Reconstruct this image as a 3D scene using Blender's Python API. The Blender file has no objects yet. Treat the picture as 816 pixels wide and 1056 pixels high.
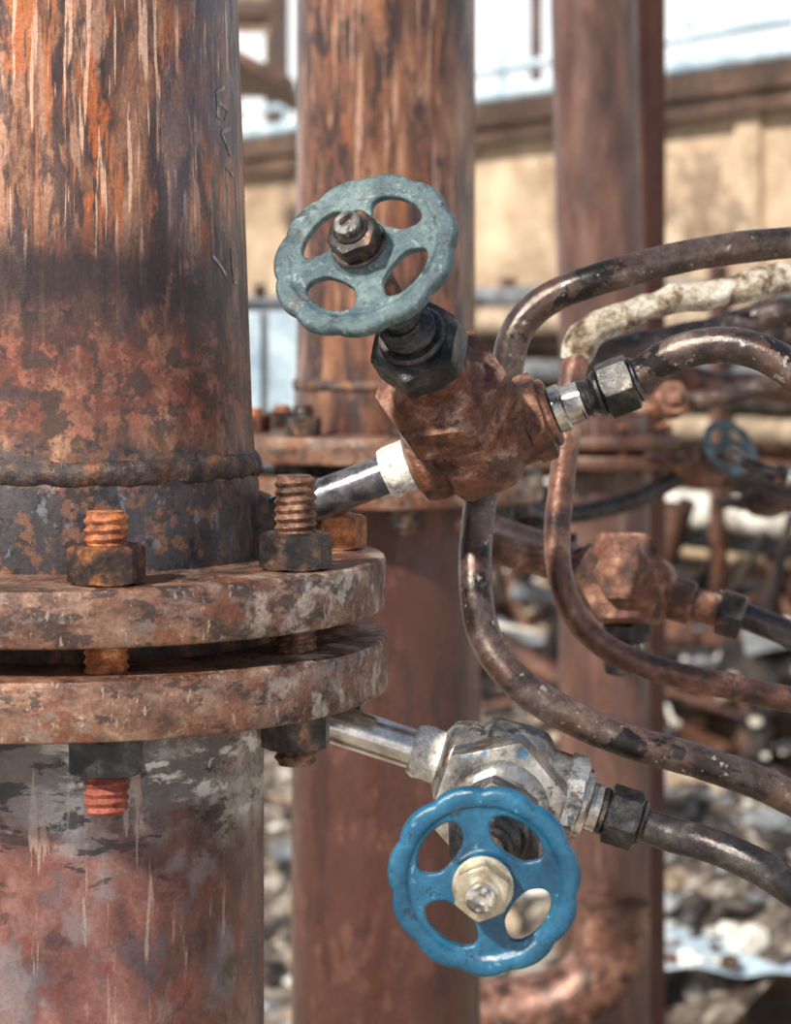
import bpy, bmesh, math, random
from mathutils import Vector, Matrix, noise
random.seed(7)
SC=0.06           # one modelling unit = 6 cm
D=22.0; H=1.78    # camera stand-off and eye height (modelling units)
GZ=H-25.0         # ground level
def at(u,v,y):
    s=(D+y)/D/100.0
    return Vector(((u-408)*s, y, H-(v-350)*s))
def lin(h):
    h=h.lstrip('#'); o=[]
    for i in (0,2,4):
        c=int(h[i:i+2],16)/255
        o.append(c/12.92 if c<=0.04045 else ((c+0.055)/1.055)**2.4)
    return (*o,1)
# ---------------------------------------------------------------- materials
class NT:
    def __init__(s,name):
        m=bpy.data.materials.new(name); m.use_nodes=True
        s.m=m; s.t=m.node_tree; s.n=s.t.nodes; s.l=s.t.links
        s.b=s.n['Principled BSDF']; s.tc=s.n.new('ShaderNodeTexCoord'); s.k=0
    def noise(s,scale=3,st=(1,1,1),detail=6,rough=.6,dist=0):
        mp=s.n.new('ShaderNodeMapping'); mp.inputs['Scale'].default_value=st
        s.k+=1; mp.inputs['Location'].default_value=(s.k*3.7,s.k*1.9,s.k*5.3)
        s.l.new(s.tc.outputs['Object'],mp.inputs[0])
        t=s.n.new('ShaderNodeTexNoise'); t.inputs['Scale'].default_value=scale
        t.inputs['Detail'].default_value=detail; t.inputs['Roughness'].default_value=rough
        t.inputs['Distortion'].default_value=dist
        s.l.new(mp.outputs[0],t.inputs['Vector']); return t.outputs['Fac']
    def ramp(s,fac,stops):
        r=s.n.new('ShaderNodeValToRGB'); e=r.color_ramp.elements
        while len(e)<len(stops): e.new(.5)
        for i,(p,c) in enumerate(stops):
            e[i].position=p; e[i].color=lin(c) if isinstance(c,str) else (c,c,c,1)
        s.l.new(fac,r.inputs[0]); return r.outputs[0]
    def math(s,op,a,b):
        m=s.n.new('ShaderNodeMath'); m.operation=op
        for i,v in enumerate((a,b)):
            if isinstance(v,(int,float)): m.inputs[i].default_value=v
            else: s.l.new(v,m.inputs[i])
        return m.outputs[0]
    def mr(s,v,a,b,c=0,d=1):
        m=s.n.new('ShaderNodeMapRange'); m.interpolation_type='SMOOTHSTEP'
        for i,x in zip((1,2,3,4),(a,b,c,d)): m.inputs[i].default_value=x
        s.l.new(v,m.inputs[0]); return m.outputs[0]
    def mix(s,f,a,b,op='MIX'):
        m=s.n.new('ShaderNodeMixRGB'); m.blend_type=op
        if isinstance(f,(int,float)): m.inputs[0].default_value=f
        else: s.l.new(f,m.inputs[0])
        for i,v in ((1,a),(2,b)):
            if isinstance(v,str): m.inputs[i].default_value=lin(v)
            else: s.l.new(v,m.inputs[i])
        return m.outputs[0]
def surf(name,stops,scale=2.5,st=(1,1,1),layers=(),rough=(.5,.85),metal=0.0,bump=.5,bs=14,bd=.015,spec=.5,dist=.3,grain=26,ga=.25,br=.68):
    t=NT(name)
    col=t.ramp(t.noise(scale,st,9,br,dist),stops)
    sep=t.n.new('ShaderNodeSeparateXYZ'); t.l.new(t.tc.outputs['Object'],sep.inputs[0])
    for L in layers:
        msk=t.mr(t.noise(L.get('s',3),L.get('st',(1,1,1)),L.get('d',9),L.get('r',.66),L.get('dist',.2)),L.get('lo',.5),L.get('hi',.56),0,L.get('amt',1))
        for ax,key in (('Z','zr'),('X','xr'),('Y','yr')):
            if key in L:
                a,b,f=L[key]
                w=t.math('ADD',sep.outputs[ax],t.math('MULTIPLY',t.math('SUBTRACT',t.noise(L.get('ws',1.5),L.get('wst',(1,1,.5)),6,.65),.5),L.get('wob',1.5)))
                m1=t.mr(w,a-f,a+f); m2=t.mr(w,b-f,b+f,1,0)
                msk=t.math('MULTIPLY',msk,t.math('MULTIPLY',m1,m2))
        col=t.mix(msk,col,L['c'])
    if ga:
        g=t.mr(t.noise(grain,(1,1,1),6,.75),.3,.7,1-ga,1+ga)
        col=t.mix(1.0,col,g,'MULTIPLY')
    t.l.new(col,t.b.inputs['Base Color'])
    rn=t.noise(scale*2.3,st,6,.7)
    t.l.new(t.mr(rn,.35,.65,rough[0],rough[1]),t.b.inputs['Roughness'])
    t.b.inputs['Metallic'].default_value=metal
    t.b.inputs['Specular IOR Level'].default_value=spec
    if bump:
        h=t.math('ADD',t.noise(bs,(1,1,1),8,.7),t.math('MULTIPLY',t.noise(bs*.3,(1,1,1),4),.9))
        b=t.n.new('ShaderNodeBump'); b.inputs['Strength'].default_value=bump
        b.inputs['Distance'].default_value=bd*SC*4
        t.l.new(h,b.inputs['Height']); t.l.new(b.outputs[0],t.b.inputs['Normal'])
    return t.m
V=(1,1,.09); VL=(1,1,.05)
M={}
M['pipe_up']=surf('weathered_shaded_pipe_upper',[(.34,'#2b2225'),(.44,'#4b362f'),(.51,'#6f4c3c'),(.59,'#946a52'),(.7,'#b08c73')],2.2,(1,1,.3),[
  dict(c='#a0562a',s=2.4,st=(1,1,.25),lo=.53,hi=.59,amt=.8,zr=(2.4,30,.6)),
  dict(c='#b28872',s=2.6,st=(1,1,.16),lo=.53,hi=.6,amt=.6,zr=(2.3,30,.8)),
  dict(c='#2f262b',s=2.8,st=(1,1,.25),lo=.53,hi=.58,amt=.8,zr=(1.9,30,.5)),
  dict(c='#a86238',s=11,st=(1,1,.06),lo=.565,hi=.60,amt=.7,zr=(2.1,30,.5)),
  dict(c='#cfa78f',s=15,st=VL,lo=.585,hi=.615,amt=.75,zr=(2.3,30,.8),r=.55),
  dict(c='#2a2124',s=13,st=V,lo=.575,hi=.61,amt=.7,zr=(1.9,30,.8)),
  dict(c='#413b45',s=2.2,st=(1,1,.35),lo=.42,hi=.54,amt=.88,xr=(1.0,3,.35),zr=(1.8,30,.8)),  # bluish-grey right flank, with the side's shading painted into the colour
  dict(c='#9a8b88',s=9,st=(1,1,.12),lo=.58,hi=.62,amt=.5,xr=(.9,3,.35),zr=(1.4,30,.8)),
  dict(c='#241b20',s=1.8,lo=.3,hi=.45,amt=.93,zr=(1.75,2.8,.45)),
  dict(c='#62342a',s=2.2,lo=.38,hi=.5,amt=.85,zr=(.9,1.85,.3)),
  dict(c='#8e5846',s=4.4,lo=.53,hi=.57,amt=.6,zr=(.8,1.95,.3)),
  dict(c='#3a2d2a',s=3.8,lo=.49,hi=.55,amt=.85,zr=(.65,2.0,.3)),
  dict(c='#343136',s=2.4,lo=.38,hi=.5,amt=.95,zr=(-1,.72,.12),wob=.4),
  dict(c='#6f4a34',s=4.2,lo=.53,hi=.57,amt=.75,zr=(-1,.8,.1)),
  dict(c='#6e7078',s=4.6,st=(1,1,.6),lo=.57,hi=.61,amt=.6,zr=(-1,.5,.1)),
  dict(c='#1f1b1e',s=5,lo=.54,hi=.58,amt=.8,zr=(-1,.8,.1)),
  ],rough=(.22,.5),metal=.2,bump=.18,bs=18)
M['pipe_lo']=surf('weathered_pipe_lower',[(.34,'#35272a'),(.44,'#553935'),(.54,'#724a43'),(.64,'#8a665d'),(.76,'#9c847c')],1.1,(1,1,.6),[
  dict(c='#7a7476',s=1.3,st=(1,1,.7),lo=.52,hi=.62,amt=.65,r=.58),
  dict(c='#514b52',s=1.8,st=(1,1,.7),lo=.54,hi=.62,amt=.65,r=.58),
  dict(c='#a19e9c',s=1.3,st=(1,1,1.6),lo=.42,hi=.52,amt=.9,zr=(-2.9,-1.5,.25),xr=(-.2,4,.5)),
  dict(c='#625c5c',s=1.9,st=(1,1,1.6),lo=.4,hi=.5,amt=.85,zr=(-2.7,-1.5,.2)),
  dict(c='#272326',s=2.4,st=(.7,.7,1.8),lo=.54,hi=.58,amt=.85,zr=(-3.4,-1.5,.3)),
  dict(c='#dedbd6',s=2.0,st=(.8,.8,1.8),lo=.55,hi=.61,amt=.8,zr=(-2.8,-1.5,.3),xr=(.1,4,.5)),
  dict(c='#6b332c',s=2.0,lo=.54,hi=.62,amt=.6,zr=(-30,-3.2,.4),r=.6),
  dict(c='#372729',s=2.6,lo=.56,hi=.62,amt=.6,zr=(-30,-3.0,.4),r=.6),
  dict(c='#a8958b',s=9,st=V,lo=.6,hi=.64,amt=.5),
  ],rough=(.18,.42),metal=.3,bump=.12,bs=16,ga=.16)
M['weld']=surf('weld_bead_steel',[(.35,'#1c181a'),(.47,'#3c3333'),(.55,'#554238'),(.65,'#805438')],4,(1,1,1),rough=(.3,.6),metal=.3,bump=.5)
M['flange']=surf('rusty_flange_lit_end',[(.33,'#37251f'),(.43,'#563c31'),(.51,'#6d4f41'),(.6,'#856653'),(.73,'#a58977')],2.2,(1,1,1.4),[
  dict(c='#724028',s=2.0,lo=.51,hi=.58,amt=.6),
  dict(c='#2e2626',s=3,st=(1,1,2),lo=.53,hi=.58,amt=.8),
  dict(c='#7d7169',s=3,st=(1,1,1.5),lo=.54,hi=.6,amt=.5),
  dict(c='#c2b6ab',s=2.6,lo=.5,hi=.6,amt=.65,xr=(2.1,4,.4)),  # paler right end: brightness from the light put into the rim colour
  dict(c='#b8a494',s=16,st=(1,1,.4),lo=.6,hi=.64,amt=.5)],rough=(.26,.52),metal=.18,bump=.3,bs=18)
M['flange_in']=surf('flange_raised_face',[(.35,'#1c1413'),(.5,'#3a2420'),(.65,'#8a5a2c')],2.5,bump=.5)
M['nut']=surf('rusty_nut_steel',[(.4,'#1c1817'),(.51,'#3b2c27'),(.58,'#6a4430'),(.68,'#b0703c')],3.4,rough=(.24,.52),metal=.35,bump=.3)
M['nut_dark']=surf('blackened_nut_steel',[(.35,'#1a1a1b'),(.49,'#322d2b'),(.59,'#5a463a'),(.68,'#8e664a')],4,rough=(.22,.45),metal=.4,bump=.3)
M['nut_black']=surf('black_oxide_steel',[(.35,'#141516'),(.5,'#2a2a2c'),(.62,'#474442'),(.72,'#74675d')],4,rough=(.2,.42),metal=.45,bump=.22)
M['stud']=surf('rusty_stud',[(.35,'#4d2a1c'),(.48,'#8c4f2c'),(.58,'#b5733f'),(.68,'#cf9a66')],5,rough=(.4,.7),bump=.4)
M['stud_dark']=surf('dark_stud',[(.35,'#2a1e1b'),(.48,'#54392d'),(.58,'#7c5a44'),(.68,'#a3826a')],5,rough=(.3,.6),metal=.3,bump=.4)
M['stud_red']=surf('red_stud',[(.35,'#52211a'),(.5,'#7d3a2c'),(.65,'#985845')],4,bump=.4)
M['tube']=surf('steel_tubing',[(.32,'#1f1a19'),(.44,'#3b312e'),(.54,'#524540'),(.64,'#6f6058'),(.74,'#948a82')],2.0,(1,1,1),[
  dict(c='#553a2e',s=1.8,lo=.54,hi=.61,amt=.55),
  dict(c='#131112',s=1.3,lo=.56,hi=.59,amt=.9),
  dict(c='#b0a69e',s=7,lo=.62,hi=.65,amt=.6)],rough=(.17,.38),metal=.38,bump=.16)
M['tube_dark']=surf('dark_tubing',[(.34,'#171618'),(.5,'#2e2b2d'),(.62,'#494441'),(.72,'#78706a')],2.2,(1,1,1),[
  dict(c='#523a2c',s=3,lo=.57,hi=.62,amt=.5)],rough=(.15,.34),metal=.4,bump=.18)
M['tube_red']=surf('rusty_tubing',[(.33,'#35211b'),(.45,'#573a30'),(.54,'#704c3e'),(.64,'#8f6f60')],2.4,(1,1,1),[
  dict(c='#2f2524',s=2.0,lo=.53,hi=.58,amt=.8)],rough=(.22,.45),metal=.28,bump=.22)
M['insul']=surf('flaking_lagging',[(.38,'#5e4a3a'),(.45,'#a3917c'),(.53,'#d6ccbb'),(.64,'#f4efe6')],3.4,rough=(.6,.9),bump=.9,bd=.04)
M['rust_body']=surf('rusty_forging',[(.33,'#2b1b16'),(.44,'#523328'),(.52,'#734a39'),(.6,'#94705d'),(.71,'#c0a799')],3.2,(1,1,1),[
  dict(c='#7e4829',s=2.2,lo=.53,hi=.6,amt=.5),
  dict(c='#2f211d',s=2.6,lo=.55,hi=.6,amt=.75)],rough=(.24,.5),metal=.18,bump=.45,bs=20,bd=.02)
M['steel']=surf('dirty_stainless',[(.34,'#504c49'),(.43,'#908b85'),(.52,'#b6b1aa'),(.64,'#dcd8d2')],2.6,(1,1,1),[
  dict(c='#6e5038',s=3,lo=.59,hi=.63,amt=.6),
  dict(c='#26221f',s=2.4,lo=.6,hi=.63,amt=.7)],rough=(.12,.28),metal=.85,bump=.1,ga=.1)
M['chrome']=surf('bright_pipe_steel',[(.36,'#8a8580'),(.48,'#bfbab4'),(.6,'#e6e3de')],1.6,(1,1,1),[
  dict(c='#3a3430',s=2.2,lo=.6,hi=.63,amt=.7)],rough=(.1,.22),metal=.85,bump=.05,ga=.06)
M['steel_valve']=surf('painted_stainless',[(.34,'#3a3a3b'),(.44,'#6e6a66'),(.53,'#928d87'),(.66,'#bcb7b0')],2.2,(1,1,1),[
  dict(c='#6a4f3a',s=3,lo=.57,hi=.62,amt=.6),
  dict(c='#1f1d1c',s=2.4,lo=.57,hi=.61,amt=.8),
  dict(c='#346b8f',s=2.0,lo=.52,hi=.56,amt=.85,zr=(.45,2,.06),wob=.2)],rough=(.13,.32),metal=.72,bump=.15,ga=.12)
M['steel_dk']=surf('grey_pipe_steel',[(.34,'#2a292d'),(.46,'#504f56'),(.56,'#787578'),(.68,'#9c9087')],2.0,rough=(.16,.34),metal=.55,bump=.12,ga=.15)
M['tape']=surf('white_thread_tape',[(.35,'#8f8880'),(.46,'#cfcac2'),(.6,'#f0ede6')],7,rough=(.5,.8),bump=.6)
M['teal']=surf('oxidised_teal_paint',[(.32,'#2b3b41'),(.44,'#415359'),(.55,'#526568'),(.68,'#758687')],2.6,(1,1,1),[
  dict(c='#2a3236',s=4.5,lo=.55,hi=.6,amt=.7),
  dict(c='#8c9d9b',s=9,lo=.585,hi=.635,amt=.5),
  dict(c='#55483f',s=4,lo=.6,hi=.64,amt=.6)],rough=(.26,.5),bump=.45,bs=22,ga=.2)
M['blue']=surf('blue_enamel',[(.32,'#0d324b'),(.46,'#154863'),(.58,'#1e5674'),(.72,'#37708b')],2.0,(1,1,1),[
  dict(c='#0f2433',s=5,lo=.6,hi=.64,amt=.7),
  dict(c='#6f9cae',s=11,lo=.64,hi=.67,amt=.5)],rough=(.16,.36),bump=.18,bs=18,ga=.1)
M['brass']=surf('tarnished_brass',[(.35,'#7d7058'),(.52,'#a39a86'),(.66,'#c8c1ad')],3,rough=(.2,.42),metal=.55,bump=.15,ga=.15)
M['pipe2']=surf('rust_streaked_pipe',[(.33,'#281c1a'),(.43,'#462f27'),(.52,'#62412f'),(.61,'#805a44'),(.73,'#a3846c')],1.8,(1,1,.3),[
  dict(c='#8c5029',s=2.2,st=(1,1,.18),lo=.53,hi=.6,amt=.65,zr=(1.8,40,1)),
  dict(c='#281e1f',s=2.6,st=(1,1,.25),lo=.51,hi=.57,amt=.85),
  dict(c='#b08a74',s=11,st=VL,lo=.58,hi=.62,amt=.65,zr=(2.6,40,1),r=.55),
  dict(c='#74483a',s=4.4,st=(1,1,.4),lo=.54,hi=.6,amt=.6),
  dict(c='#472a24',s=1,lo=.25,hi=.42,amt=.92,zr=(-40,0,.6)),
  dict(c='#66433a',s=1.8,st=(1,1,.5),lo=.53,hi=.62,amt=.55,zr=(-40,0,.6)),
  dict(c='#2f1f1f',s=1.4,st=(1,1,.4),lo=.53,hi=.6,amt=.6,zr=(-40,0,.6))],rough=(.2,.42),metal=.2,bump=.15)
M['pipe3']=surf('red_brown_pipe',[(.33,'#31221f'),(.5,'#4e352e'),(.65,'#694b40')],1.6,(1,1,.3),[dict(c='#806a5e',s=4,st=V,lo=.57,hi=.63,amt=.4)],rough=(.28,.5),metal=.1,bump=.15)
M['beam_red']=surf('red_oxide_beam',[(.3,'#452720'),(.55,'#60382c'),(.7,'#74483a')],1.2,(1,1,.3),rough=(.5,.75),bump=.2)
M['wall']=surf('stained_concrete',[(.35,'#7d6854'),(.46,'#9a8570'),(.56,'#ad9881'),(.7,'#c6b49b')],.22,(1,1,1),[
  dict(c='#6a5746',s=.35,st=(1,1,.5),lo=.55,hi=.64,amt=.5),
  dict(c='#54473c',s=.28,lo=.57,hi=.63,amt=.5),
  dict(c='#d5c7b2',s=.5,st=(1,1,.7),lo=.58,hi=.64,amt=.45)],rough=(.8,.95),bump=.3,bs=1,grain=3,ga=.15)
M['coping']=surf('dark_rusty_coping',[(.35,'#2f231d'),(.55,'#4e3a2f'),(.7,'#6b5444')],.5,bump=.2,grain=3)
M['paleblue']=surf('pale_galvanised',[(.35,'#7f93a3'),(.5,'#a6b9c6'),(.65,'#c8d5dd')],.4,rough=(.35,.55),bump=.1,ga=.15,grain=3)
M['roofing']=surf('white_roof_sheet',[(.35,'#c3ced6'),(.5,'#e0e7eb'),(.65,'#f4f6f7')],.3,rough=(.4,.6),bump=.1,ga=.1,grain=3)
M['grey']=surf('mid_grey_steel',[(.35,'#45484c'),(.5,'#6c7075'),(.65,'#93969a')],.5,rough=(.35,.6),metal=.2,bump=.2,grain=4)
M['blk']=surf('sooty_iron',[(.35,'#121112'),(.5,'#272323'),(.65,'#453b34')],.8,rough=(.25,.6),bump=.3,grain=4)
M['brn']=surf('brown_iron',[(.35,'#2b1d18'),(.5,'#4a3025'),(.65,'#6c4a3a')],.8,rough=(.35,.7),bump=.3,grain=4)
M['white']=surf('bleached_debris',[(.35,'#96928a'),(.5,'#bfbbb3'),(.65,'#e0ddd6')],.8,bump=.2,ga=.2,grain=4)
M['tan']=surf('sandy_debris',[(.35,'#6a5c4c'),(.5,'#8c7c69'),(.65,'#ad9d88')],.8,bump=.3,grain=4)
M['ground']=surf('rubble_ground',[(.38,'#352e2c'),(.48,'#695d53'),(.56,'#998d82'),(.64,'#cdc6bb')],1.1,(1,1,1),[
  dict(c='#2a2422',s=.6,lo=.51,hi=.57,amt=.85)],rough=(.8,.95),bump=.8,bs=3,bd=.2,grain=5)
M['yard']=surf('sunbaked_yard',[(.35,'#7d7163'),(.5,'#9d9181'),(.65,'#beb3a3')],.4,rough=(.85,.95),bump=.4,bs=2,bd=.1,grain=4)
M['plaster']=surf('brown_render_wall',[(.35,'#5d4a3c'),(.5,'#80695a'),(.65,'#9c8674')],.25,(1,1,.6),rough=(.8,.95),bump=.2,bs=1,grain=2)
M['chalk']=surf('chalk_mark',[(.42,'#5e5053'),(.52,'#8a7d7a'),(.62,'#b0a5a0')],6,bump=0)

# ---------------------------------------------------------------- geometry
class MB:
    def __init__(s): s.v=[]; s.f=[]; s.mi=[]; s.mats=[]
    def add(s,vf,mat,mtx=None):
        v,f=vf
        if mat not in s.mats: s.mats.append(mat)
        i=s.mats.index(mat); o=len(s.v)
        s.v+= [ (mtx@Vector(p) if mtx else Vector(p)) for p in v]
        s.f+= [tuple(a+o for a in q) for q in f]; s.mi+=[i]*len(f)
        return s
class Group:
    def __init__(s,name,anchor):
        s.a=Vector(anchor); e=bpy.data.objects.new(name,None); e.empty_display_size=.5
        bpy.context.collection.objects.link(e); e.location=s.a*SC; e.scale=(SC,)*3; s.e=e
    def mesh(s,name,mb,ang=35):
        o=mkobj(name,mb,s.a,ang); o.parent=s.e; return o
    def part(s,name,vf,mat,mtx=None,ang=35):
        return s.mesh(name,MB().add(vf,mat,mtx),ang)
def mkobj(name,mb,a,ang=35):
    me=bpy.data.meshes.new(name); me.from_pydata([p-a for p in mb.v],[],mb.f)
    for m in mb.mats: me.materials.append(M[m])
    me.polygons.foreach_set('material_index',mb.mi)
    me.polygons.foreach_set('use_smooth',[True]*len(me.polygons)); me.update()
    me.set_sharp_from_angle(angle=math.radians(ang))
    o=bpy.data.objects.new(name,me); bpy.context.collection.objects.link(o); return o
def single(name,mb,a,ang=35,rz=0):
    a=Vector(a); o=mkobj(name,mb,Vector((0,0,0)) if rz else a,ang); o.location=a*SC; o.scale=(SC,)*3; o.rotation_euler=(0,0,rz); return o
def frame(o,d,roll=0):
    z=Vector(d).normalized(); up=Vector((0,0,1)) if abs(z.z)<.95 else Vector((1,0,0))
    x=up.cross(z).normalized(); y=z.cross(x)
    m=Matrix((x,y,z)).transposed().to_4x4(); m.translation=Vector(o)
    return m@Matrix.Rotation(roll,4,'Z')
def lathe(prof,seg=64):
    v=[];f=[];n=len(prof)
    for r,z in prof:
        for j in range(seg):
            a=2*math.pi*j/seg; v.append((r*math.cos(a),r*math.sin(a),z))
    for i in range(n-1):
        for j in range(seg):
            k=(j+1)%seg; f.append((i*seg+j,i*seg+k,(i+1)*seg+k,(i+1)*seg+j))
    if prof[0][0]>1e-4: f.append(tuple(range(seg))[::-1])
    if prof[-1][0]>1e-4: f.append(tuple((n-1)*seg+j for j in range(seg)))
    return v,f
def cyl(r,z0,z1,b=.03,seg=40): 
    return lathe([(r-b,z0),(r,z0+b),(r,z1-b),(r-b,z1)],seg)
def nut(R,h,hole=0.0,z0=0,ch=.5,n=6):
    seg=n*12; ra=R*math.cos(math.pi/n)
    A=[2*math.pi*j/seg for j in range(seg)]
    hr=[]
    for a in A:
        w=(a%(2*math.pi/n))-math.pi/n; r=ra/math.cos(w)
        hr.append(min(r,R*.985))
    c=ra*.93; v=[];f=[]
    rings=[[(c,0)]*seg,[(r,(r-c)*ch) for r in hr],[(r,h-(r-c)*ch) for r in hr],[(c,h)]*seg]
    for rg in rings:
        for (r,z),a in zip(rg,A): v.append((r*math.cos(a),r*math.sin(a),z0+z))
    for i in range(3):
        for j in range(seg):
            k=(j+1)%seg; f.append((i*seg+j,i*seg+k,(i+1)*seg+k,(i+1)*seg+j))
    f.append(tuple(range(seg))[::-1]); f.append(tuple(3*seg+j for j in range(seg)))
    return v,f
def thread(r,z0,z1,p=.075,amp=.03,seg=40):
    v=[];f=[];n=max(4,int((z1-z0)/p*8))
    for i in range(n+1):
        z=z0+(z1-z0)*i/n; e=min(1,(z-z0)/.04,(z1-z)/.04)
        for j in range(seg):
            a=2*math.pi*j/seg; q=(z/p-a/(2*math.pi))%1
            rr=r-amp*(1-abs(2*q-1))-.03*(1-e)
            v.append((rr*math.cos(a),rr*math.sin(a),z))
    for i in range(n):
        for j in range(seg):
            k=(j+1)%seg; f.append((i*seg+j,i*seg+k,(i+1)*seg+k,(i+1)*seg+j))
    f.append(tuple(range(seg))[::-1]); f.append(tuple(n*seg+j for j in range(seg)))
    return v,f
def rough(vf,amp,sc):
    v,f=vf; o=[]
    for p in v:
        p=Vector(p); d=noise.noise_vector(p*sc)+noise.noise_vector(p*sc*2.7)*.3
        o.append(p+d*amp)
    return o,f
def densify(prof,step=.05):
    o=[]
    for (a,b),(c,d) in zip(prof,prof[1:]):
        n=max(1,int(math.hypot(c-a,d-b)/step))
        o+=[(a+(c-a)*k/n,b+(d-b)*k/n) for k in range(n)]
    return o+[prof[-1]]
def box(x0,x1,y0,y1,z0,z1):
    v=[(x,y,z) for x in (x0,x1) for y in (y0,y1) for z in (z0,z1)]
    return v,[(0,1,3,2),(4,6,7,5),(0,4,5,1),(2,3,7,6),(0,2,6,4),(1,5,7,3)]
def spline(P,step=.06):
    P=[Vector(p) for p in P]; Q=[P[0]*2-P[1]]+P+[P[-1]*2-P[-2]]; o=[]
    for i in range(1,len(Q)-2):
        a,b,c,d=Q[i-1:i+3]; n=max(2,int((c-b).length/step))
        for k in range(n):
            t=k/n
            o.append(.5*((2*b)+(c-a)*t+(2*a-5*b+4*c-d)*t*t+(3*b-a-3*c+d)*t**3))
    o.append(P[-1])
    for _ in range(6): o=[o[0]]+[(o[i-1]+o[i]*2+o[i+1])/4 for i in range(1,len(o)-1)]+[o[-1]]
    return o
def sweep(P,r,seg=28,step=.06,lump=0.0,ls=2,raw=False):
    C=[Vector(p) for p in P] if raw else spline(P,step); v=[];f=[]
    t=(C[1]-C[0]).normalized(); x=t.orthogonal().normalized()
    for i,c in enumerate(C):
        tn=(C[min(i+1,len(C)-1)]-C[max(i-1,0)]).normalized()
        x=(x-tn*x.dot(tn)).normalized(); y=tn.cross(x)
        for j in range(seg):
            a=2*math.pi*j/seg; d=x*math.cos(a)+y*math.sin(a)
            rr=r
            if lump: rr+=lump*noise.noise((c+d*r)*ls)+lump*.5*noise.noise((c+d*r)*ls*3)
            v.append(c+d*rr)
    n=len(C)
    for i in range(n-1):
        for j in range(seg):
            k=(j+1)%seg; f.append((i*seg+j,i*seg+k,(i+1)*seg+k,(i+1)*seg+j))
    f.append(tuple(range(seg))[::-1]); f.append(tuple((n-1)*seg+j for j in range(seg)))
    return v,f
# ------------- handwheel (cast, lobed rim, four webbed spokes), radius 1
def wheel_mesh(vox=.02):
    cu=bpy.data.curves.new('w','CURVE'); cu.dimensions='2D'; cu.fill_mode='BOTH'
    cu.extrude=.05
    def sp(pts):
        s=cu.splines.new('POLY'); s.points.add(len(pts)-1)
        for i,p in enumerate(pts): s.points[i].co=(p[0],p[1],0,1)
        s.use_cyclic_u=True
    sp([(.86*math.cos(a),.86*math.sin(a)) for a in [2*math.pi*i/120 for i in range(120)]])
    for q in range(4):
        a0=math.pi/4+q*math.pi/2; pts=[]
        N=64
        for i in range(N):
            t=2*math.pi*i/N; e=2/3.4
            cx=math.copysign(abs(math.cos(t))**e,math.cos(t)); cy=math.copysign(abs(math.sin(t))**e,math.sin(t))
            rr=.555+.18*cx
            hw=.20+.25*(rr-.37)/.38
            an=a0+math.atan2(hw*cy,rr)
            R=rr+ (-.02*abs(cy) if cx>0 else .04*abs(cy))
            pts.append((R*math.cos(an),R*math.sin(an)))
        sp(pts)
    o=bpy.data.objects.new('w',cu); bpy.context.collection.objects.link(o)
    dg=bpy.context.evaluated_depsgraph_get(); me=bpy.data.meshes.new_from_object(o.evaluated_get(dg))
    bpy.data.objects.remove(o)
    bm=bmesh.new(); bm.from_mesh(me); bmesh.ops.remove_doubles(bm,verts=bm.verts,dist=1e-4); bm.to_mesh(me); bm.free()
    vv=[];ff=[]
    def ad(vf):
        o=len(vv); vv.extend([Vector(p) for p in vf[0]]); ff.extend([tuple(a+o for a in q) for q in vf[1]])
    ad(([tuple(v.co) for v in me.vertices],[tuple(p.vertices) for p in me.polygons]))
    v=[];f=[];NS=240;K=20
    for i in range(NS):
        a=2*math.pi*i/NS; lob=abs(math.cos(5.5*a))
        ro=.945+.055*(lob**.6); ri=.765
        rc=(ro+ri)/2; hw=(ro-ri)/2
        for j in range(K):
            b=2*math.pi*j/K
            cc,ss=math.cos(b),math.sin(b)
            r=rc+hw*math.copysign(abs(cc)**.8,cc); z=.10*math.copysign(abs(ss)**.85,ss)
            v.append((r*math.cos(a),r*math.sin(a),z))
    for i in range(NS):
        for j in range(K):
            i2=(i+1)%NS;j2=(j+1)%K
            f.append((i*K+j,i2*K+j,i2*K+j2,i*K+j2))
    ad((v,f))
    ad(lathe([(.30,-.12),(.33,-.06),(.34,.02),(.30,.10),(.26,.16),(.24,.17)],48))
    me2=bpy.data.meshes.new('w2'); me2.from_pydata(vv,[],ff)
    o=bpy.data.objects.new('w2',me2); bpy.context.collection.objects.link(o)
    m=o.modifiers.new('r','REMESH'); m.mode='VOXEL'; m.voxel_size=vox
    m=o.modifiers.new('s','SMOOTH'); m.factor=.5; m.iterations=3
    dg=bpy.context.evaluated_depsgraph_get(); me=bpy.data.meshes.new_from_object(o.evaluated_get(dg))
    bpy.data.objects.remove(o)
    return ([tuple(v.co) for v in me.vertices],[tuple(p.vertices) for p in me.polygons])
WM=wheel_mesh()

# ------------- flanged pipe
def nut_set(g,cx,cy,k,ztop,zbot,ang,up,dn,m_n,m_s,m_n2,m_s2,tag,rb=2.7,roll=.3):
    x=cx+rb*k*math.sin(math.radians(ang)); y=cy-rb*k*math.cos(math.radians(ang))
    mb=MB(); p=.085*k if k>.9 else .11*k
    mb.add(nut(.365*k,.36*k),m_n,Matrix.Translation((x,y,ztop))@Matrix.Rotation(roll,4,'Z'))
    mb.add(thread(.21*k,zbot-.02*k,ztop+.36*k+up,p,.032*k),m_s,Matrix.Translation((x,y,0)))
    mb.add(nut(.365*k,.36*k),m_n2,Matrix.Translation((x,y,zbot-.36*k))@Matrix.Rotation(roll+.2,4,'Z'))
    mb.add(thread(.21*k,zbot-.36*k-dn,zbot-.3*k,p,.032*k),m_s2,Matrix.Translation((x,y,0)))
    g.mesh('stud_bolt_'+tag,mb)
def flange_prof(R,z0,z1,ri,b=.05):
    return [(ri,z0),(R-b,z0),(R-b*.3,z0+b*.3),(R,z0+b),(R,z1-b),(R-b*.3,z1-b*.3),(R-b,z1),(ri,z1)]
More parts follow.
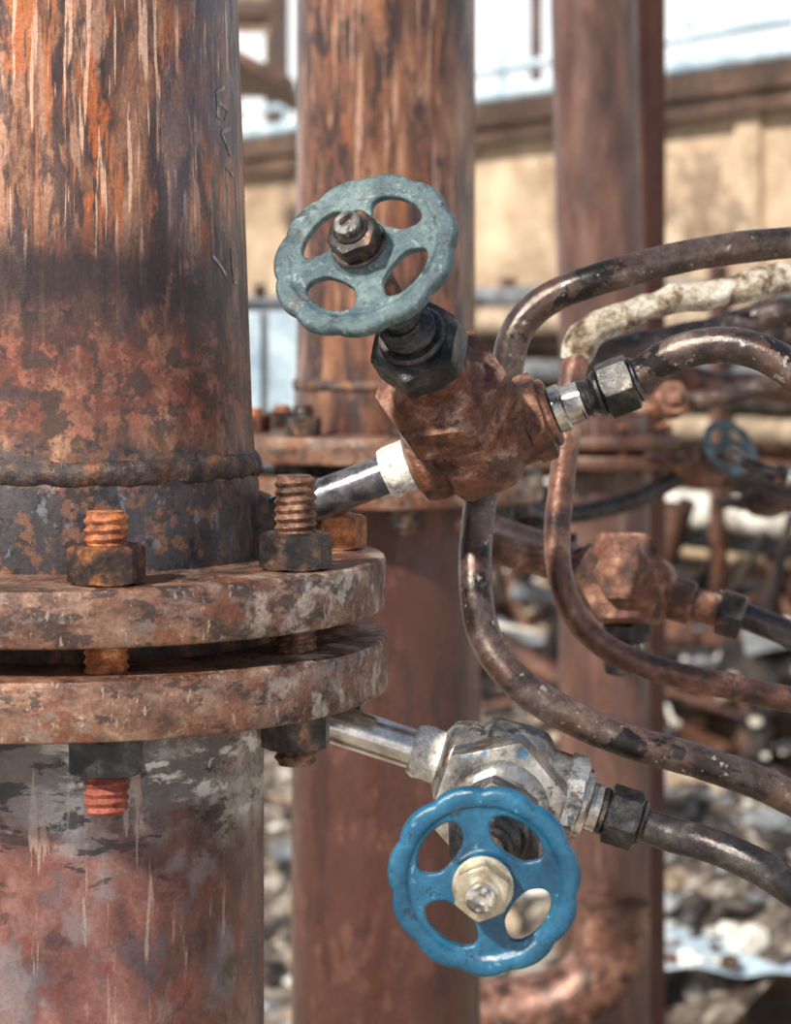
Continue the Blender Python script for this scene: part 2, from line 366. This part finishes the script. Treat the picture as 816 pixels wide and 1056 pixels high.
def flanged_pipe(name,cx,cy,k,zt,mu,ml,mf,phase,tilt=0.0,top=14,specs=None,rl=1.92):
    g=Group(name,(cx,cy,0))
    T=Matrix.Translation((cx,cy,0))
    z=lambda q: zt+(q+.44)*k
    v,f=lathe([(1.88*k,z(-.5)),(1.87*k,z(.30)),(1.84*k,z(.5)),(1.82*k,z(1.0))]+[(1.82*k,z(1)+i*.5) for i in range(1,int((top-z(1))*2))],128)
    v=[(p[0]-tilt*max(0,p[2]-z(.4)),p[1],p[2]) for p in v]
    g.part('upper_pipe',(v,f),mu,T)
    pr=[]
    for i in range(13):
        a=math.pi*i/12; pr.append(((1.81+.085*math.sin(a))*k,z(.5)-.13*k*math.cos(a)))
    v,f=lathe(pr,300)
    v=rough((v,f),.03*k,5/k)[0]
    g.part('weld_bead',(v,f),'weld',T,50)
    g.part('upper_flange',lathe(flange_prof(3.18*k,z(-.97),z(-.44),1.0*k),160),mf,T)
    g.part('lower_flange',lathe(flange_prof(3.20*k,z(-1.80),z(-1.24),1.0*k),160),mf,T)
    g.part('gasket',lathe([(1.5*k,z(-1.25)),(2.15*k,z(-1.25)),(2.15*k,z(-.96)),(1.5*k,z(-.96))],96),'flange_in',T)
    g.part('lower_pipe',lathe([(1.97*k,z(-1.78)),(1.97*k,z(-1.95)),(rl*k,z(-2.1))]+[(rl*k,z(-2.1)-i*.5) for i in range(1,int((z(-2.1)-GZ)*2))]+[(rl*k,GZ)],128),ml,T)
    for i in range(8):
        a=phase+45*i; a=a if a<=180 else a-360
        sp=(specs or {}).get(i,(.12*k,.12*k,'nut','stud','nut_dark','stud_dark'))
        nut_set(g,cx,cy,k,z(-.44),z(-1.80),a,sp[0],sp[1],sp[2],sp[3],sp[4],sp[5],str(i+1),roll=.3+i)
    return g
PX=-3.28
gp=flanged_pipe('flanged_pipe',PX,0,1.0,-.44,'pipe_up','pipe_lo','flange',14,tilt=.035,
  specs={0:(.30,.36,'nut','stud','nut_black','stud_red'),1:(.55,.16,'nut_dark','stud_dark','nut_dark','stud_dark'),2:(.12,.12,'stud','stud','nut_dark','stud_dark')})
# faint chalk scrawl on the pipe's right flank
def chalk(strokes):
    mb=MB()
    for s in strokes:
        P=[]
        for i in range(len(s)-1):
            for q in range(8):
                t=q/8; P.append((s[i][0]+(s[i+1][0]-s[i][0])*t,s[i][1]+(s[i+1][1]-s[i][1])*t))
        P.append(s[-1]); v=[];f=[]
        for i,(ph,z) in enumerate(P):
            j=min(i,len(P)-2); dp=(P[j+1][0]-P[j][0])*.0318; dz=P[j+1][1]-P[j][1]; l=math.hypot(dp,dz) or 1
            for sg in (-1,1):
                w=.018*(1+.9*noise.noise(Vector((ph,z*9,1))))
                a=math.radians(ph)+sg*(-dz/l)*w/1.82; zz=z+sg*(dp/l)*w
                v.append((PX+1.826*math.sin(a)-.035*max(0,zz-.4),-1.826*math.cos(a),zz))
        f=[(2*i,2*i+1,2*i+3,2*i+2) for i in range(len(P)-1)]
        mb.add((v,f),'chalk')
    gp.mesh('chalk_marks',mb)
chalk([[(69,4.3),(64,4.24),(64,4.0),(69,3.96),(71,4.08),(65,4.14)],[(73,3.9),(66,3.85),(72,3.62)],[(69,3.5),(74,3.42)],
  [(58,2.62),(66,2.42)],[(70,2.7),(71,2.36),(75,2.34)]])
c2=at(398,350,14)
flanged_pipe('flanged_pipe',c2.x,14,.83,.23,'pipe2','pipe2','flange',-36,top=22,
  specs={0:(.2,.1,'nut_dark','nut_dark','nut_dark','stud_dark'),1:(.45,.1,'nut_dark','stud_dark','nut_dark','stud_dark')})
c3=at(623,350,26)
flanged_pipe('flanged_pipe',c3.x,26,.53,-.35,'pipe3','pipe3','brn',10,tilt=.026,top=30)

# ------------- globe valves
def valve(name,C,F,S,L,WR,body,hexm,nutm,collarm,neckm,wheelm,hubm,wroll,Lf,Rf,stubm,ringm,fitm,blue=False,slope=0):
    C=Vector(C); S=Vector(S).normalized(); F=Vector(F).normalized(); F=(F-S*F.dot(S)).normalized()
    g=Group(name,C)
    mf=frame(C,F); ms=frame(C,S)
    g.part('valve_body',rough(lathe(densify([(.30,-.68),(.42,-.62),(.46,-.45),(.45,-.36),(.55,-.28),(.58,-.2),(.59,.1),(.57,.28),(.5,.36),(.43,.42),(.43,.6)]),96),.022,2.2),body,mf,55)
    g.part('body_belly',rough(lathe(densify([(0,-.56),(.22,-.55),(.40,-.46),(.5,-.3),(.54,0),(.52,.4),(.47,.8)]),96),.022,2.2),body,ms,55)
    mb=MB(); mb.add(rough(nut(.48,.24,0,.57),.006,5),collarm,mf@Matrix.Rotation(.35,4,'Z'))
    mb.add(cyl(.36,.78,.88),collarm,mf)
    g.mesh('outlet_collar',mb)
    mb=MB(); mb.add(rough(nut(.69,.48,0,.66,.4),.008,3),hexm,ms@Matrix.Rotation(.2,4,'Z'))
    mb.add(rough(lathe(densify([(.52,1.1),(.46,1.2),(.37,1.26),(.34,1.6)]),60),.008,4),neckm,ms)
    g.mesh('bonnet',mb)
    mb=MB(); mb.add(nut(.48,.36,0,1.56),nutm,ms@Matrix.Rotation(.55,4,'Z'))
    mb.add(cyl(.34,1.9,2.0,.03),nutm,ms)
    g.mesh('packing_nut',mb)
    mb=MB(); mb.add(thread(.27,1.98,2.28,.08,.04),nutm,ms)
    mb.add(cyl(.2,2.26,2.4),nutm,ms)
    mb.add(thread(.135,2.36,L+.05,.07,.025),'stud_dark',ms)
    mb.add(cyl(.17,L-.35,L-.05),nutm,ms)
    g.mesh('threaded_stem',mb)
    g.part('handwheel',WM,wheelm,ms@Matrix.Translation((0,0,L))@Matrix.Rotation(wroll,4,'Z')@Matrix.Scale(WR,4),60)
    mb=MB()
    mb.add(cyl(.265,L+.14,L+.19,.015),hubm,ms)
    mb.add(nut(.25,.2,0,L+.18),hubm,ms@Matrix.Rotation(.4,4,'Z'))
    mb.add(lathe([(.125,L+.3),(.125,L+.50),(.105,L+.52),(.06,L+.52),(.05,L+.46),(0,L+.46)],32),'steel',ms)
    mb.add(lathe([(.155,L+.36),(.16,L+.40),(.13,L+.43),(.1,L+.43)],32),hubm,ms)
    g.mesh('stem_nut',mb)
    mb=MB(); mb.add(rough(lathe(densify([(.20,-.98),(.25,-.97),(.275,-.9),(.265,-.8),(.275,-.7),(.29,-.62)],.03),64),.018,7),ringm,mf,)
    g.mesh('thread_tape',mb,60)
    g.part('inlet_stub',cyl(.205,-Lf,-.85,.01),stubm,mf)
    g.part('branch_weld',rough(lathe(densify([(.42,-Lf),(.36,-Lf+.16),(.25,-Lf+.28),(.2,-Lf+.3)]),60),.02,6),'weld',mf,60)
    mb=MB(); mb.add(lathe([(.2,.85),(.245,.9),(.25,1.0),(.21,1.02),(.2,1.2)],48),fitm,mf)
    mb.add(thread(.215,Rf-.42,Rf-.1,.08,.04),'nut_black' if not blue else 'steel',mf)
    g.mesh('outlet_nipple',mb)
    mb=MB(); mb.add(nut(.31,.34,0,Rf-.14),'nut_black',mf@Matrix.Rotation(.2,4,'Z'))
    mb.add(cyl(.235,Rf+.18,Rf+.26),'nut_black',mf)
    mb.add(cyl(.24,Rf-.22,Rf-.13),'nut_black',mf)
    g.mesh('compression_nut',mb)
    return g,C,F,S
C1=at(488,455,-.1)
g1,_,F1,S1=valve('globe_valve',C1,(.92,-.15,.37),(-.325,-.77,.55),3.3,.895,'rust_body','rust_body','nut_black','rust_body','rust_body','teal','nut_dark',.35,2.5,1.56,'steel_dk','tape','steel')
C2=at(520,803,-.3)
W2=at(499.5,908,-3.55)
g2,_,F2,S2=valve('globe_valve',C2,(.95,-.05,-.29),W2-C2,(W2-C2).length,.845,'steel_valve','steel_valve','nut_black','steel','steel','blue','brass',.15,2.6,1.22,'chrome','tape','steel',blue=True)

# ------------- tubing
def tube(name,pts,r,mat,lump=.006,ls=2):
    P=[at(*p) for p in pts]; a=P[0]
    return single(name,MB().add(sweep(P,r,lump=lump,ls=ls),mat),a)
tube('bent_steel_tube',[(1100,238,2.5),(900,243,2),(816,250,1.6),(750,257,1.4),(690,268,1.2),(620,287,1.1),(565,308,1.1),(533,340,1.1),(522,385,1.1),(508,450,1.0),(497,510,.9),(491,560,.8),(491,610,.6),(501,660,.5),(535,705,.3),(590,740,.2),(650,765,.1),(720,785,0),(780,806,0),(830,830,0),(950,890,.2),(1100,950,.4)],.178,'tube')
e1=C1+F1*1.75; e0=C1+F1*1.45
P=[e0,e1,at(690,367,-.5),at(725,357,-.6),at(765,357,-.7),at(800,370,-.8),at(830,392,-.9),at(900,450,-1),at(1050,560,-1)]
single('hydraulic_tube',MB().add(sweep(P,.185,lump=.008),'tube'),e1)
P=[C2+F2*1.1,C2+F2*1.4,at(690,860,-.5),at(735,872,-.6),at(780,892,-.8),at(820,918,-.9),at(900,970,-1),at(1050,1060,-1)]
single('hydraulic_tube',MB().add(sweep(P,.175,lump=.008),'tube_dark'),C2+F2*1.4)
tube('rusty_bent_tube',[(1050,770,2.5),(900,738,2.3),(816,722,2.2),(750,707,2.2),(690,694,2.2),(640,676,2.2),(600,645,2.2),(579,600,2.3),(575,550,2.4),(580,490,2.5),(586,440,2.6),(588,400,2.8),(596,365,3)],.15,'tube_red',.012)
tube('lagged_pipe',[(594,372,3),(600,350,3),(625,330,3),(670,316,3),(730,304,3.2),(790,292,3.4),(830,286,3.6),(1000,270,4)],.185,'insul',.09,1.5)
tube('lagged_pipe',[(1000,330,8),(816,322,8),(770,334,8),(700,350,8),(640,362,8),(600,380,8)],.22,'tube',.04)

# background forged valves on small lines
def small_valve(name,C,F,S,k,bm,wm=None,L=2.2,plug=False):
    g=Group(name,C); F=Vector(F).normalized(); S=Vector(S).normalized(); F=(F-S*F.dot(S)).normalized()
    K=Matrix.Scale(k,4); mf=frame(C,F)@K; ms=frame(C,S)@K
    g.part('valve_body',rough(lathe(densify([(.3,-.7),(.42,-.6),(.5,-.3),(.55,0),(.5,.3),(.42,.6),(.3,.7)]),48),.03,2.2),bm,mf,55)
    g.part('bonnet',rough(nut(.66,.7,0,.2,.35),.012,3),bm,ms)
    mb=MB(); mb.add(cyl(.3,.6,1.0),bm,mf); mb.add(cyl(.22,.9,1.6),bm,mf); mb.add(nut(.34,.35,0,1.35),'nut_dark',mf)
    mb.add(cyl(.3,-1.0,-.6),bm,mf); mb.add(cyl(.22,-1.9,-.9),bm,mf)
    g.mesh('end_fittings',mb)
    if wm:
        g.part('stem',cyl(.16,.8,L),'nut_dark',ms)
        g.part('handwheel',WM,wm,ms@Matrix.Translation((0,0,L))@Matrix.Scale(.95,4),60)
    else:
        g.part('bonnet_plug',nut(.4,.3,0,.85),bm,ms)
    if plug:
        md=frame(C,(.1,.1,-1))@K
        mb=MB(); mb.add(nut(.36,.3,0,.5),'nut_black',md); mb.add(thread(.22,.75,1.05,.08,.03),'steel',md); mb.add(nut(.4,.22,0,1.0),'nut_black',md)
        g.mesh('drain_fitting',mb)
    return g
def union(name,A,B,k,mat='nut_dark'):
    m=frame(A,B-A)@Matrix.Scale(k,4)
    mb=MB(); mb.add(nut(.34,.3,0,0),mat,m); mb.add(cyl(.24,.28,.55),'steel',m); mb.add(nut(.36,.36,0,.5),mat,m); mb.add(cyl(.26,.85,1.0),mat,m)
    return single(name,mb,A)
vb=at(642,602,5)
small_valve('needle_valve',vb,(.93,-.1,-.26),(-.1,-1,.25),.92,'rust_body',plug=True)
tube('small_bore_tube',[(738,624,5),(775,638,5),(816,655,5),(880,690,5),(1000,760,5)],.17,'tube_dark')
tube('small_bore_tube',[(600,578,5),(560,562,6),(520,548,7),(495,540,8),(480,545,12)],.17,'tube_red')
vc=at(722,487,22)
small_valve('needle_valve',vc,(1,0,-.1),(.42,-.8,.5),.66,'rust_body','teal',1.75)
tube('small_bore_tube',[(750,490,22),(780,494,22),(850,512,22),(1000,545,22)],.2,'tube_dark')
tube('small_bore_tube',[(500,500,21),(560,530,21),(640,520,21.5),(705,490,22)],.2,'tube_dark')
tube('small_bore_tube',[(1000,425,22),(816,402,22),(740,396,22),(700,386,22),(672,376,24)],.28,'tube_red',.02)
vd=at(690,418,16)
small_valve('needle_valve',vd,(1,0,.15),(0,-1,.4),.5,'rust_body')
tube('small_bore_tube',[(1000,370,16),(816,392,16),(760,406,16),(712,414,16)],.17,'tube')
ve=at(548,556,14)
small_valve('needle_valve',ve,(1,.1,-.1),(0,-1,.5),.45,'nut_dark')
tube('small_bore_tube',[(1000,500,9),(850,498,9),(800,490,9),(768,476,9.5),(755,466,12)],.11,'tube_dark')
union('pipe_union',at(800,489,8.9),at(830,496,8.9),.5)
tube('small_bore_tube',[(1000,360,14),(820,345,14),(760,352,14),(700,370,14),(650,400,14.5),(620,405,16)],.16,'tube')
union('pipe_union',at(748,354,14),at(778,349,14),.7)
vf=at(790,520,26)
small_valve('needle_valve',vf,(1,0,-.05),(0,-.9,.4),.6,'brn')
tube('pipe_elbow',[(632,930,24),(630,975,24),(612,1012,24),(575,1036,24),(520,1048,24),(440,1052,24)],.78,'tube_red',.01)

# ------------- yard and background (wall runs obliquely, nearer on the right)
single('ground',MB().add(([(-400,-60,GZ),(400,-60,GZ),(400,500,GZ),(-400,500,GZ)],[(0,1,2,3)]),'yard'),(0,0,GZ))
O=Vector((16.7,68,0)); dd=(O-Vector((-8.8,105,0))).normalized(); RZ=math.atan2(dd.y,dd.x)
ztop=H+10.6
def lb(mb,x0,x1,y0,y1,z0,z1,mat): mb.add(box(x0,x1,y0,y1,z0,z1),mat)
OB=Vector((O.x,O.y,0))
mb=MB(); lb(mb,-75,25,0,3,GZ,ztop,'wall')
for i in range(5): lb(mb,-75+i*24,-73.6+i*24,-.35,.1,GZ,ztop,'wall')
single('wall_back',mb,OB,rz=RZ)
mb=MB(); lb(mb,-75,25,-1,3.4,ztop,ztop+1.1,'coping'); lb(mb,-75,25,-.9,-.42,ztop-.9,ztop-.3,'coping')
single('trim_1',mb,OB,rz=RZ)
mb=MB()
RX=Matrix.Rotation(math.pi/2,4,'Y')
for zz,r in ((1.9,.4),(3.2,.25)):
    mb.add(lathe([(r,0),(r,90)],20),'paleblue',Matrix.Translation((-65,1.5,ztop+zz))@RX)
for i in range(13): mb.add(lathe([(.2,0),(.2,2.9)],12),'paleblue',Matrix.Translation((-64+i*7,1.5,ztop+1.1)))
single('service_pipe_run',mb,OB,rz=RZ)
mb=MB(); v=[(-60,8,GZ),(25,8,GZ),(25,20,GZ),(-60,20,GZ),(-60,8,ztop+3.0),(25,8,ztop+3.0),(25,20,ztop+4.0),(-60,20,ztop+4.0)]
mb.add((v,[(0,1,2,3)[::-1],(4,5,6,7),(0,1,5,4),(1,2,6,5),(2,3,7,6),(3,0,4,7)]),'roofing')
lb(mb,-60.5,25.5,7.4,8.1,ztop+2.8,ztop+3.3,'paleblue')
single('shed_building',mb,OB,rz=RZ)
p=at(553,350,135)
single('steel_post',MB().add(box(p.x-.4,p.x+.4,134.7,135.3,GZ,H+40),'brn').add(box(p.x-.9,p.x+.9,134,136,GZ,GZ+.4),'brn'),p)
p=at(240,350,150); x=p.x
mb=MB(); mb.add(box(x-18,x+3.8,150,165,GZ,H+34),'plaster')
for zz in (15,20,26): mb.add(box(x-18,x+4.2,149.3,150.1,H+zz,H+zz+1.2),'coping')
for xx in (-16,-9,-2,3): mb.add(box(x+xx,x+xx+.8,149.2,150.1,GZ,H+34),'coping')
for xx in (-14,-7,-.4):
    for zz in (16.8,22): mb.add(box(x+xx,x+xx+3,149.7,150.1,H+zz,H+zz+2.6),'roofing')
single('brick_building',mb,p)
p=at(270,115,80)
single('rusty_canopy',MB().add(([ (p.x-8,80,p.z+6),(p.x+1.5,80,p.z+1.0),(p.x+1.5,92,p.z+1.0),(p.x-8,92,p.z+6),(p.x-8,80,p.z+6.6),(p.x+1.5,80,p.z+1.6),(p.x+1.5,92,p.z+1.6),(p.x-8,92,p.z+6.6)],[(0,1,2,3),(4,5,6,7),(0,1,5,4),(1,2,6,5),(2,3,7,6),(3,0,4,7)]),'brn').add(box(p.x-1.9,p.x-1.2,81,82,GZ,p.z+2.2),'brn').add(box(p.x-7.4,p.x-6.8,81,82,GZ,p.z+6),'brn'),p)
p=at(668,350,30)
mb=MB(); x=p.x
mb.add(box(x-.36,x+.36,29.4,29.5,GZ,H+20),'beam_red').add(box(x-.36,x+.36,30.4,30.5,GZ,H+20),'beam_red').add(box(x-.05,x+.05,29.5,30.4,GZ,H+20),'beam_red')
single('steel_column',mb,p)
def rod(mb,A,B,r,mat,seg=12):
    A=Vector(A);B=Vector(B); mb.add(lathe([(r,0),(r,(B-A).length)],seg),mat,frame(A,B-A))
def rock(mb,c,s,mat):
    bm=bmesh.new(); bmesh.ops.create_icosphere(bm,subdivisions=2,radius=1)
    o=Vector((random.random()*99,random.random()*99,0)); sx=Vector((random.uniform(.6,1.5),random.uniform(.6,1.4),random.uniform(.3,.8)))
    v=[]
    for q in bm.verts:
        p=q.co*(1+.5*noise.noise(q.co*1.6+o)); v.append((c[0]+p.x*s*sx.x,c[1]+p.y*s*sx.y,c[2]+p.z*s*sx.z))
    f=[tuple(x.index for x in q.verts) for q in bm.faces]; bm.free(); mb.add((v,f),mat)
def rnd(a,b): return random.uniform(a,b)
def bank(x,y):
    n=-y; s=max(0,min(1,(31-n)/19)); s=s*s*(3-2*s)
    return GZ+.05+9*s*(1+.12*noise.noise(Vector((x*.12,y*.15,0))))+.35*noise.noise(Vector((x*.6,y*.6,3)))*s
mb=MB(); v=[];f=[];NX=150;NY=44
for i in range(NX):
    for j in range(NY):
        x=-62+i*.54; y=-10.5-j*.5; v.append((x,y,bank(x,y)))
for i in range(NX-1):
    for j in range(NY-1): f.append((i*NY+j,i*NY+j+1,(i+1)*NY+j+1,(i+1)*NY+j))
mb.add((v,f),'ground')
for i in range(1500):
    x=rnd(-60,17); y=-rnd(11,31); s=rnd(.12,1)**2*.75+.1
    rock(mb,(x,y,bank(x,y)+s*.15),s,random.choice(['white','tan','blk','tan','grey','brn','white','blk','grey','tan','blk']))
for i in range(170):
    x=rnd(-55,15); y=-rnd(12,30); th=rnd(0,6.28); ln=rnd(.8,3.2); z=bank(x,y)+.25
    rod(mb,(x,y,z),(x+math.cos(th)*ln,y+math.sin(th)*ln,z+rnd(-.2,.7)),rnd(.06,.22),random.choice(['blk','brn','tan','grey','blk']))
single('rubble_bank',mb,OB,25,rz=RZ)
mb=MB()
for i in range(330):
    x=rnd(-58,14); y=-rnd(5.6,9.6); hh=rnd(0,1)**.8*17
    th=rnd(-.4,.4) if random.random()<.7 else rnd(.9,2.2); ln=rnd(2,8)
    A=Vector((x,y,GZ+hh)); B=A+Vector((math.cos(th)*ln,rnd(-1,1)*.4,math.sin(th)*ln)); B.z=min(max(B.z,GZ+.3),GZ+18.5)
    rod(mb,A,B,rnd(.08,.5),random.choice(['blk','blk','blk','brn','blk','grey','brn','blk','white']))
for i in range(110):
    x=rnd(-58,14); y=-rnd(6.4,8.8); s=rnd(.5,2.0); z=GZ+rnd(.5,15)
    mtx=Matrix.Translation((x,y,z))@Matrix.Rotation(rnd(-.4,.4),4,'Y')@Matrix.Rotation(rnd(-.2,.2),4,'Z')
    mb.add(box(-s,s,-s*.4,s*.4,-s*.4,s*.4),random.choice(['blk','blk','brn','blk','blk','grey','brn']),mtx)
for i in range(170):
    x=rnd(-58,14); y=-rnd(8.6,9.8); s=rnd(.08,.32); rock(mb,(x,y,GZ+rnd(7,16)),s,random.choice(['white','white','grey','tan']))
single('scrap_metal_heap',mb,OB,25,rz=RZ)
mb=MB()
for (v_,r,m,y) in ((303,.55,'grey',-3),(330,.7,'tan',-4),(356,.5,'brn',-3),(384,.5,'grey',-4),(412,.6,'blk',-3),(438,.5,'tan',-4),(474,.5,'brn',-3),(520,.8,'white',-4.2),(552,.42,'grey',-3),(590,.4,'blk',-4)):
    z=H-(v_-350)/2200*92; mb.add(lathe([(r,0),(r,85)],20),m,Matrix.Translation((-65,y,z))@RX)
for x in range(-62,22,9): 
    for y in (-2,-5.1): lb(mb,x-.3,x+.3,y-.25,y+.25,GZ,H+3,'brn')
single('pipe_rack',mb,OB,rz=RZ)
# electrical cabinet on a steel stand
p=at(285,400,34); zb=at(0,455,34).z; zt_=at(0,312,34).z
mb=MB().add(box(p.x-1.6,p.x+1.0,34,37,zb,zt_),'grey').add(box(p.x-1.3,p.x-.4,33.9,34,p.z-1,p.z+2),'paleblue').add(box(p.x-.2,p.x+.7,33.9,34,p.z-1,p.z+2),'paleblue').add(box(p.x-1.75,p.x+1.15,33.8,37.2,zt_,zt_+.12),'grey')
for xx in (-1.5,.7):
    for yy in (34.1,36.6): mb.add(box(p.x+xx,p.x+xx+.2,yy,yy+.2,GZ,zb),'brn')
single('electrical_cabinet',mb,p)
v=[];f=[]; c00=at(655,918,48); c10=at(900,888,50); c01=at(630,1000,41); c11=at(900,1005,42)
for i in range(25):
    for j in range(9):
        a=i/24;b=j/8; q=(c00*(1-a)+c10*a)*(1-b)+(c01*(1-a)+c11*a)*b
        v.append((q.x+.3*noise.noise(Vector((b*6,0,1))),q.y,q.z+.35*noise.noise(Vector((a*5,b*2,0)))))
for i in range(24):
    for j in range(8): f.append((i*9+j,i*9+j+1,(i+1)*9+j+1,(i+1)*9+j))
mb=MB().add((v,f),'paleblue')
for i in range(34):
    a=rnd(.02,.7);b=rnd(.05,.95); q=(c00*(1-a)+c10*a)*(1-b)+(c01*(1-a)+c11*a)*b; s=rnd(.1,.4)
    rock(mb,(q.x,q.y,q.z+s*.4),s,random.choice(['tan','blk','brn','white']))
for q in (c01,c11,(c01+c11)/2): mb.add(box(q.x-.2,q.x+.2,q.y+.5,q.y+.9,GZ,q.z-.4),'brn')
single('sheet_metal_panel',mb,c00)
mb=MB(); rod(mb,(-9,28,GZ+7.2),(-1.4,24,GZ+7.0),.8,'brn',28); rod(mb,(-7.5,27.2,GZ),(-7.5,27.2,GZ+7),.5,'brn'); rod(mb,(-2,24.3,GZ),(-2,24.3,GZ+7),.5,'brn')
single('low_level_pipe',mb,(-6,28,GZ))

# ------------- light, world, camera
w=bpy.data.worlds.new('World'); bpy.context.scene.world=w; w.use_nodes=True
nt=w.node_tree; bg=nt.nodes['Background']
tc=nt.nodes.new('ShaderNodeTexCoord'); sp=nt.nodes.new('ShaderNodeSeparateXYZ'); cr=nt.nodes.new('ShaderNodeValToRGB')
nt.links.new(tc.outputs['Generated'],sp.inputs[0]); nt.links.new(sp.outputs['Z'],cr.inputs[0]); nt.links.new(cr.outputs[0],bg.inputs[0])
e=cr.color_ramp.elements; e[0].position=.18; e[0].color=(.98,.985,1,1); e[1].position=.42; e[1].color=(.24,.30,.40,1)
bg.inputs[1].default_value=1.3
sl=bpy.data.lights.new('sun','SUN'); sl.energy=7.8; sl.angle=.05; sl.color=(1,.92,.8)
so=bpy.data.objects.new('sun',sl); bpy.context.collection.objects.link(so)
so.rotation_euler=Vector((-.52,-.66,.68)).to_track_quat('Z','Y').to_euler(); so.location=(-3,-4,5)
cam=bpy.data.cameras.new('camera'); co=bpy.data.objects.new('camera',cam); bpy.context.collection.objects.link(co)
co.location=Vector((0,-D,H))*SC; co.rotation_euler=(math.radians(90),0,0)
cam.sensor_width=36; cam.lens=2200/1056*36; cam.shift_y=-(1.78)/10.56; cam.clip_start=.02; cam.clip_end=200
cam.dof.use_dof=True; cam.dof.focus_distance=(D-1.6)*SC; cam.dof.aperture_fstop=8.5
bpy.context.scene.camera=co
bpy.context.scene.view_settings.view_transform='Standard'
